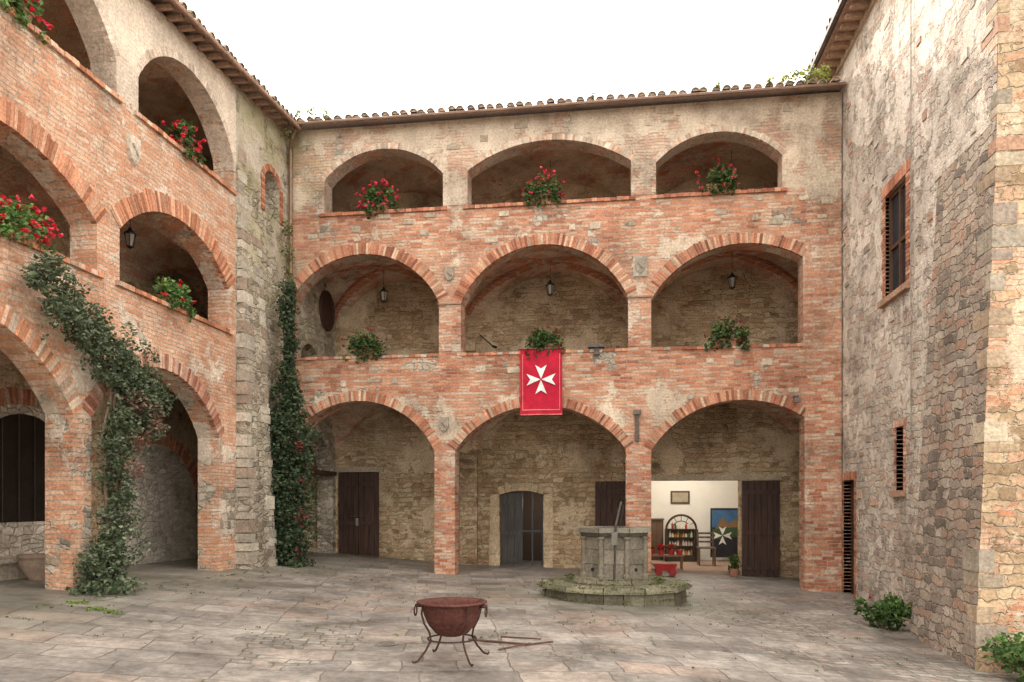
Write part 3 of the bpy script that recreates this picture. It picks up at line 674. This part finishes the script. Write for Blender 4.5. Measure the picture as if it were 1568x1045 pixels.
for k in range(6):
    p=[(-7.1,9.5+.05*k,.3)]; y=9.5+.05*k
    for z in (.8,1.4,2.0,2.6,3.1,3.5): y+=U(-.06,.13); p.append((-7.12+U(-.06,.1),y,z))
    y2=y
    for j in range(3): y2+= -.45 if k%2 else .25; p.append((-7.1,y2,3.6+.3*(j if k%2 else -j*.6)))
    mb.tube(p,[.035,.03,.028,.024,.02,.018,.015,.012,.01,.008],6,(.20,.14,.10))
mb.done("vine_stems",M_blk,V)
V=empty("climbing_vine"); mb=MB()
z=.45
DV=[(.055,.09,.042),(.08,.12,.058),(.045,.075,.037),(.11,.15,.08)]
while z<6.2:
    r=.60 if z<3.2 else .60-.44*min(1,(z-3.2)/1.1); r*=U(.85,1.1)
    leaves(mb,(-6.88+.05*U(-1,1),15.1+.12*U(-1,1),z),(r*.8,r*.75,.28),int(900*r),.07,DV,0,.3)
    for _ in range(4):
        a=U(0,6.28); leaves(mb,(-6.88+math.cos(a)*r*.9,15.05+math.sin(a)*r*.7,z+U(-.1,.1)),(.14,.14,.14),34,.06,DV,0,.2)
    z+=.22
for _ in range(7): leaves(mb,(-6.45,14.7+U(-.2,.2),U(.6,2.9)),(.12,.12,.16),14,.05,[(.25,.04,.04),(.18,.04,.04)],0,.2)
for z in (6.6,7.1,7.6,9.7): leaves(mb,(-7.1,15.5,z),(.12,.3,.25),60,.06,[(.14,.15,.05),(.18,.18,.07)],0,.1)
mb.done("vine_leaves",M_leaf,V)
mb=MB()
for k in range(4): mb.tube([(-7.0+.04*k,15.1,.2),(-7.05,15.2+.03*k,2),(-7.1,15.3,4),(-7.15,15.4,6.5)],[.03,.025,.015,.008],6,(.14,.10,.07))
mb.done("vine_stems",M_blk,V)
for cx,cy,r,br in ((4.0,12.1,.38,1.1),(4.62,9.3,.44,1.4)):
    E=empty("ground_shrub"); z=zg(cx,cy); mb=MB()
    G=[tuple(c*br for c in g) for g in GREENS]
    for _ in range(12): leaves(mb,(cx+U(-.8,.8)*r,cy+U(-.7,.7)*r,z+.1+U(0,.9)*r),(r*.4,r*.4,r*.4),120,.06,G,0,.15)
    for _ in range(3): leaves(mb,(cx+U(-.7,.6)*r,cy+U(-.8,.8)*r,z+.2+U(0,1.0)*r),(.03,.03,.03),6,.04,[(.5,.05,.05)],0,.2)
    mb.done("foliage",M_leaf,E)
    mb=MB()
    for k in range(6): mb.tube([(cx,cy,z-.05),(cx+U(-.2,.2),cy+U(-.2,.2),z+.4)],[.015,.006],5,(.2,.14,.1))
    mb.done("stems",M_blk,E)
mb=MB()
for x,r in ((3.0,.08),(3.5,.14),(3.75,.2),(4.05,.18),(3.3,.1),(-6.6,.16),(-6.3,.1),(-6.9,.14),(2.0,.05),(-.5,.04)): leaves(mb,(x,15.6,10.05+r*.6),(r,.12,r),int(500*r),.055,[(.30,.35,.08),(.38,.42,.10),(.16,.20,.06)],0,.1)
mb.done("gutter_plants",M_leaf)
mb=MB()
for _ in range(110):
    x=U(-7,3.8);y=U(7,15.6)
    if R()<.5: x=-6.9+abs(random.gauss(0,.5))
    leaves(mb,(x,y,zg(x,y)+.015),(.05,.05,.012),7,.022,[(.10,.15,.03),(.14,.2,.05)],0,.1)
for x,y in ((-6.2,8.2),(-5.95,8.15),(-6.6,8.4)): leaves(mb,(x,y,zg(x,y)+.02),(.18,.1,.02),60,.035,[(.14,.24,.04),(.2,.3,.06)],0,.1)
mb.done("paving_weeds",M_leaf)
mb=MB()
for _ in range(180):
    x=U(-6.8,4);y=U(6.5,15.7); leaves(mb,(x,y,zg(x,y)+.014),(.01,.01,.003),1,.028,[(.26,.18,.11),(.2,.13,.08)],0,.1)
mb.done("fallen_leaves",M_leaf)

# stone well
W=empty("stone_well"); cx,cy=-.06,13.6; z=zg(cx,cy)-.02
mb=MB() 
def octa(r0,z0,r1,z1,c,ph=math.pi/8,n=8,split=1,rot=0):
    for k in range(n):
        for s_ in range(split):
            a0=2*math.pi*(k)/n+ph; a1=2*math.pi*(k+1)/n+ph
            def pt(r,t): 
                A=Vector((math.cos(a0),math.sin(a0)))*r; B=Vector((math.cos(a1),math.sin(a1)))*r; return A+(B-A)*t
            t0=(s_+.015)/split; t1=(s_+.985)/split; kk=U(.65,1.2); j=U(-.016,.016)
            p=[]
            for r,zz in ((r0,z0),(r1,z1)):
                o0=pt(r+j,t0);o1=pt(r+j,t1)
                i0=o0*((r-.3)/r);i1=o1*((r-.3)/r)
                p+= [(cx+o0.x,cy+o0.y,zz),(cx+o1.x,cy+o1.y,zz),(cx+i1.x,cy+i1.y,zz),(cx+i0.x,cy+i0.y,zz)]
            mb.hexa(p,tuple(q*kk for q in c))
SC=(.16,.145,.10)
octa(1.29,z-.1,1.27,z+.19,SC,split=2,n=12); octa(1.34,z+.195,1.31,z+.29,(.24,.225,.155),n=12,split=1)
octa(1.04,z+.1,1.04,z+.282,(.25,.24,.18),n=12); octa(.78,z+.1,.78,z+.275,SC)
octa(.80,z+.285,.76,z+.38,(.21,.19,.135)) 
zz=z+.38
for h in (.24,.26,.22): octa(.575,zz,.57,zz+h-.008,(.23,.205,.16),split=2 if h!=.26 else 1); zz+=h
octa(.61,zz,.66,zz+.07,(.18,.16,.125)); octa(.70,zz+.07,.69,zz+.15,(.26,.24,.19)); top=zz+.15
for k in range(8):
    a=2*math.pi*k/8+math.pi/8; px,py=cx+.58*math.cos(a),cy+.58*math.sin(a)
    mb.lathe(px,py,[(.07,z+.38),(.07,z+.43),(.05,z+.46),(.045,zz-.07),(.07,zz-.03),(.07,zz)],10,(.22,.195,.15))
mb.done("well_stonework",M_blk,W)
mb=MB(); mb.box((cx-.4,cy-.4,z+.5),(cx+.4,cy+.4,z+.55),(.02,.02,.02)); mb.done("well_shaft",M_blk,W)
mb=MB(); mb.tube([(cx-.0,cy-.68,z+.25),(cx+.03,cy-.72,top+.05),(cx+.12,cy-.56,top+.45)],.02,8,(.10,.09,.08)); mb.tube([(cx+.12,cy-.56,top+.45),(cx+.16,cy-.46,top+.37),(cx+.1,cy-.3,top+.02)],.014,8,(.10,.09,.08)); mb.box((cx-.04,cy-.75,top-.28),(cx+.06,cy-.71,top-.06),(.2,.18,.15)); mb.done("pump_lever",M_iron,W)
mb=MB()
for k in range(260):
    a=U(math.pi*.9,2.1*math.pi); r,hz=random.choice([(1.29,.29),(1.05,.285),(.84,.3),(1.15,.29),(1.31,.22),(1.29,.08),(.8,.38)]); leaves(mb,(cx+r*math.cos(a),cy+r*math.sin(a),z+hz),(.1,.07,.014),10,.026,[(.10,.12,.035),(.14,.16,.05)],0,.1)
mb.done("moss",M_leaf,W)

# fire bowl
F=empty("iron_fire_bowl"); fx,fy=-1.70,7.62; z=zg(fx,fy)
c=(.115,.042,.032)
mb=MB(); mb.lathe(fx,fy,[(0,z+.25),(.10,z+.25),(.17,z+.28),(.24,z+.36),(.285,z+.46),(.31,z+.55),(.33,z+.585),(.365,z+.59),(.365,z+.605),(.33,z+.61),(.30,z+.55),(.27,z+.46),(.2,z+.36),(.1,z+.30),(0,z+.29)],40,c)
mb.done("bowl",M_rust,F,True)
mb=MB()
for k in range(4):
    a=math.radians(40+90*k); d=Vector((math.cos(a),math.sin(a),0)); O=Vector((fx,fy,z))
    prof=[(.33,.58),(.345,.50),(.315,.40),(.255,.30),(.24,.22),(.30,.12),(.38,.03),(.43,0.012),(.445,.03)]
    mb.tube([O+d*r+Vector((0,0,h)) for r,h in prof],.011,8,(.07,.035,.028))
mb.tube([Vector((fx+.25*math.cos(t*math.pi/12),fy+.25*math.sin(t*math.pi/12),z+.22)) for t in range(25)],.009,6,(.07,.035,.028))
for sx in (-1,1):
    hx=fx+sx*.34; mb.tube([Vector((hx+sx*.03,fy-.06+.05*math.cos(t*math.pi/8),z+.51+.05*math.sin(t*math.pi/8))) for t in range(17)],.008,6,(.08,.04,.034))
    mb.box((hx-.03,fy-.09,z+.55),(hx+.04,fy-.03,z+.58),(.08,.04,.034))
mb.done("stand_legs",M_rust,F,True)
mb=MB(); zz=zg(-1.2,8.6)+.016; mb.tube([(-1.75,8.75,zz),(-1.0,8.55,zz),(-.75,8.75,zz)],.013,6,(.14,.07,.05)); mb.tube([(-1.3,8.2,zz),(-1.0,8.62,zz)],.010,6,(.14,.07,.05)); mb.tube([(-1.4,9.0,zz),(-.9,8.9,zz)],.010,6,(.14,.07,.05)); mb.done("fire_poker",M_rust)
mb=MB()
for x,y,r in ((.62,6.9,.17),(-2.6,8.2,.12)):
    zq=zg(x,y)+.012; mb.lathe(x,y,[(0,zq+.006),(r*.9,zq+.006),(r,zq),(r,zq-.05)],28,(.17,.155,.14)); mb.lathe(x,y,[(r*1.0,zq-.002),(r*1.18,zq-.002)],28,(.28,.25,.22))
mb.done("manhole_cover",M_blk)

def lantern(x,y,ztop,zc,s=1.0):
    E=empty("hanging_lantern"); mb=MB(); k=(.03,.027,.025)
    mb.tube([(x,y,ztop),(x,y,zc+.26*s)],.005,6,k)
    mb.lathe(x,y,[(0,zc+.27*s),(.02*s,zc+.26*s),(.05*s,zc+.2*s),(.13*s,zc+.13*s),(.13*s,zc+.115*s),(0,zc+.115*s)],6,k)
    for i in range(6):
        a=math.pi*i/3; mb.tube([(x+.11*s*math.cos(a),y+.11*s*math.sin(a),zc+.12*s),(x+.065*s*math.cos(a),y+.065*s*math.sin(a),zc-.13*s)],.007,5,k)
    mb.lathe(x,y,[(0,zc-.125*s),(.07*s,zc-.125*s),(.07*s,zc-.145*s),(.02*s,zc-.17*s),(0,zc-.2*s)],6,k); mb.done("lantern_frame",M_iron,E)
    mb=MB(); mb.lathe(x,y,[(.10*s,zc+.11*s),(.058*s,zc-.12*s)],6,(.30,.27,.22)); mb.done("lantern_glass",M_paint,E)
for x in (-5.55,-1.55,2.55): lantern(x,17.4,7.3,6.6,.85); lantern(x,17.5,9.7,9.0,.65)
lantern(-7.9,11.3,6.35,5.95,.8)
mb=MB()
for x in (-4.35,.1,1.25): mb.box((x-.07,18.72,5.2),(x+.07,18.8,5.28),(.05,.05,.05)); mb.lathe(x,18.68,[(.05,5.2),(.07,5.3),(.04,5.36),(0,5.37)],8,(.5,.47,.4))
mb.done("wall_light",M_iron)
mb=MB(); mb.tube([(-3.45,18.7,5.9),(-3.0,18.0,5.45)],.015,6,(.05,.05,.05)); mb.tube([(-3.0,17.98,5.45),(-2.9,17.9,5.4)],.03,8,(.05,.05,.05)); mb.done("wall_spotlight",M_iron)
E=empty("terracotta_urn"); ux,uy=-8.6,10.15; z=zg(ux,uy); mb=MB(); k=.78
mb.lathe(ux,uy,[(0,z),(.16*k,z),(.15*k,z+.04*k),(.27*k,z+.2*k),(.32*k,z+.36*k),(.30*k,z+.42*k),(.34*k,z+.44*k),(.34*k,z+.5*k),(.28*k,z+.5*k),(.26*k,z+.4*k),(0,z+.38*k)],28,(.34,.25,.19)); mb.done("urn_body",M_terra,E,True)

# shop room contents: dark dresser with arched wrought-iron crest and bottles
S=empty("arched_wooden_dresser"); mb=MB(); y=21.9; k=(.05,.032,.022)
for x in (1.38,2.22): mb.box((x-.035,y-.16,-.02),(x+.035,y+.16,.9),k)
mb.box((1.42,y+.13,-.02),(2.18,y+.16,.9),(.20,.13,.08))
mb.box((1.40,y-.16,-.02),(2.20,y+.13,.16),k)
mb.tube([(1.8+.42*math.cos(math.pi*i/14),y,.88+.42*math.sin(math.pi*i/14)) for i in range(15)],.032,8,k)
mb.tube([(1.8+.25*math.cos(math.pi*i/12),y,.88+.25*math.sin(math.pi*i/12)) for i in range(13)],.014,6,k)
for i in range(1,6): a=math.pi*i/6; mb.tube([(1.8+.25*math.cos(a),y,.88+.25*math.sin(a)),(1.8+.41*math.cos(a),y,.88+.41*math.sin(a))],.01,6,k)
for z in (.40,.64,.88): mb.box((1.4,y-.15,z),(2.2,y+.13,z+.03),k)
for z in (.162,.432,.672,.912):
    x=1.48
    while x<2.13:
        h=U(.1,.2); cc=random.choice([(.75,.7,.6),(.1,.14,.05),(.5,.28,.08),(.35,.05,.03),(.7,.66,.58)]); mb.lathe(x,y-.06,[(0,z),(.032,z),(.032,z+h*.65),(.012,z+h*.8),(.012,z+h),(0,z+h)],10,cc); x+=.075
mb.done("shelf_and_bottles",M_paint,S)
S=empty("wooden_side_cabinet"); mb=MB(); mb.box((.95,22.2,-.02),(1.32,22.6,1.15),(.10,.06,.04)); mb.box((.93,22.17,1.152),(1.34,22.6,1.19),(.13,.08,.05)); mb.box((.98,22.185,.1),(1.12,22.198,1.05),(.14,.08,.05)); mb.box((1.14,22.185,.1),(1.29,22.198,1.05),(.14,.08,.05)); mb.done("cabinet_body",M_paint,S)
S=empty("exhibition_poster"); mb=MB(); y=21.95
mb.box((2.62,y,.1),(3.5,y+.04,1.5),(.02,.02,.025)) 
def pq(x,z,o): return (x,y-o,z)
mb.face([pq(2.66,.95,.004),pq(3.46,.95,.004),pq(3.46,1.44,.004),pq(2.66,1.44,.004)],(.05,.13,.26))
mb.face([pq(2.66,.75,.006),pq(2.95,1.25,.006),pq(3.15,1.05,.006),pq(3.46,1.3,.006),pq(3.46,.75,.006)],(.22,.13,.06)); mb.face([pq(2.66,.6,.008),pq(3.46,.7,.008),pq(3.46,.98,.008),pq(2.66,.9,.008)],(.05,.09,.04))
maltese(mb,lambda x,z:(x,y-.012,z),2.95,.72,.26,(.80,.80,.77)) 
for x in (2.7,3.42): mb.tube([(x,y,-.02),(x,y+.02,.2)],.02,6,(.05,.05,.05))
mb.done("poster_panel",M_paint,S)
S=empty("framed_picture"); mb=MB(); mb.box((1.55,22.56,1.62),(2.1,22.598,2.0),(.08,.05,.03)); mb.box((1.6,22.555,1.67),(2.05,22.559,1.95),(.35,.30,.22)); mb.done("picture_frame",M_paint,S)
S=empty("wooden_chair"); mb=MB(); x,y=2.35,20.6
for a,b in ((-.2,-.2),(.2,-.2),(-.2,.2),(.2,.2)): mb.box((x+a-.02,y+b-.02,-.02),(x+a+.02,y+b+.02,.45 if b<0 else .85))
mb.box((x-.23,y-.23,.43),(x+.23,y+.23,.47)) 
for z in (.6,.72,.83): mb.box((x-.18,y+.19,z-.025),(x+.18,y+.21,z+.025))
mb.done("chair_frame",M_wood,S)
S=empty("display_table"); mb=MB(); x,y=1.3,19.4
mb.box((.75,19.15,.30),(1.65,19.6,.34),(.25,.13,.08))
for a in (.8,1.6):
    for b in (19.2,19.55): mb.box((a-.02,b-.02,-.02),(a+.02,b+.02,.3),(.2,.1,.06))
for x in (.85,1.1,1.35,1.55): mb.lathe(x,19.35,[(0,.34),(.06,.34),(.09,.46),(0,.46)],12,(.5,.05,.04))
mb.done("table_and_jars",M_paint,S)
mb=MB()
for x in (.85,1.1,1.35): leaves(mb,(x,19.35,.54),(.12,.12,.1),80,.06,[(.6,.02,.03),(.5,.02,.02),(.08,.14,.03)],0,.1)
mb.done("poinsettias",M_leaf,S)
S=empty("red_toy_cart"); mb=MB(); x,y,z=1.1,17.9,zg(1,17.9)
mb.hexa([(x-.2,y-.12,z+.12),(x+.22,y-.12,z+.12),(x+.22,y+.12,z+.12),(x-.2,y+.12,z+.12),(x-.27,y-.15,z+.28),(x+.27,y-.15,z+.28),(x+.27,y+.15,z+.28),(x-.27,y+.15,z+.28)],(.42,.03,.03))
for a in (-.15,.17):
    for b in (-.15,.15): mb.tube([(x+a,y+b-.015,z+.09),(x+a,y+b+.015,z+.09)],.09,14,(.3,.03,.03))
mb.tube([(x-.22,y,z+.2),(x-.5,y,z+.45)],.012,6,(.1,.1,.1)); mb.done("cart_body",M_paint,S)
S=empty("potted_plant"); mb=MB(); leaves(mb,(2.75,18.5,.18),(.14,.12,.3),220,.07,GREENS,0,.1); mb.done("foliage",M_leaf,S)
mb=MB(); mb.lathe(2.75,18.5,[(0,-.1),(.09,-.1),(.12,.08),(0,.08)],16,(.4,.2,.13)); mb.done("pot",M_terra,S)

def bulb(name,loc,p,r):
    l=bpy.data.lights.new(name,'POINT'); l.energy=p; l.color=(1,.90,.76); l.shadow_soft_size=r; o=bpy.data.objects.new(name,l); o.location=loc; COL.objects.link(o)
bulb("shop_ceiling_lamp",(1.8,20.9,2.6),105,.12); bulb("hall_lamp",(-2.05,19.9,1.65),14,.04)

# ---------------------------------------------------------------- light / sky
el=math.radians(26); az=math.radians(24)
s_=Vector((-math.sin(az)*math.cos(el),math.cos(az)*math.cos(el),math.sin(el)))
sun=bpy.data.lights.new("sun",'SUN'); sun.energy=5; sun.angle=math.radians(.5); sun.color=(1,.93,.82)
so=bpy.data.objects.new("sun",sun); so.rotation_mode='QUATERNION'; so.rotation_quaternion=s_.to_track_quat('Z','Y'); so.location=(0,0,30); COL.objects.link(so)
w=bpy.data.worlds.new("World"); scene.world=w; w.use_nodes=True; nt=w.node_tree; bg=nt.nodes['Background']
sk=nt.nodes.new('ShaderNodeTexSky'); sk.sky_type='NISHITA'; sk.sun_disc=False; sk.sun_elevation=el; sk.sun_rotation=-az+2*math.pi; sk.dust_density=4; sk.air_density=1.0; sk.ozone_density=1
hs=nt.nodes.new('ShaderNodeHueSaturation'); hs.inputs['Saturation'].default_value=.35; nt.links.new(sk.outputs[0],hs.inputs['Color'])
# even warm haze colour added to the sky to brighten the shaded walls
ad=nt.nodes.new('ShaderNodeMix'); ad.data_type='RGBA'; ad.blend_type='ADD'; ad.inputs[0].default_value=1; nt.links.new(hs.outputs[0],ad.inputs[6]); ad.inputs[7].default_value=(20.0,18.4,16.4,1)
nt.links.new(ad.outputs[2],bg.inputs[0]); bg.inputs[1].default_value=.15
w.cycles.sampling_method='MANUAL'; w.cycles.sample_map_resolution=256
scene.view_settings.view_transform='Standard'; scene.view_settings.look='None'; scene.view_settings.exposure=0

cam=bpy.data.cameras.new("camera"); cam.lens=26.4; cam.sensor_width=36; cam.shift_y=.158; cam.clip_end=1000
co=bpy.data.objects.new("camera",cam); co.location=(0,0,1.65); co.rotation_euler=(math.radians(90),0,math.radians(8)); COL.objects.link(co); scene.camera=co
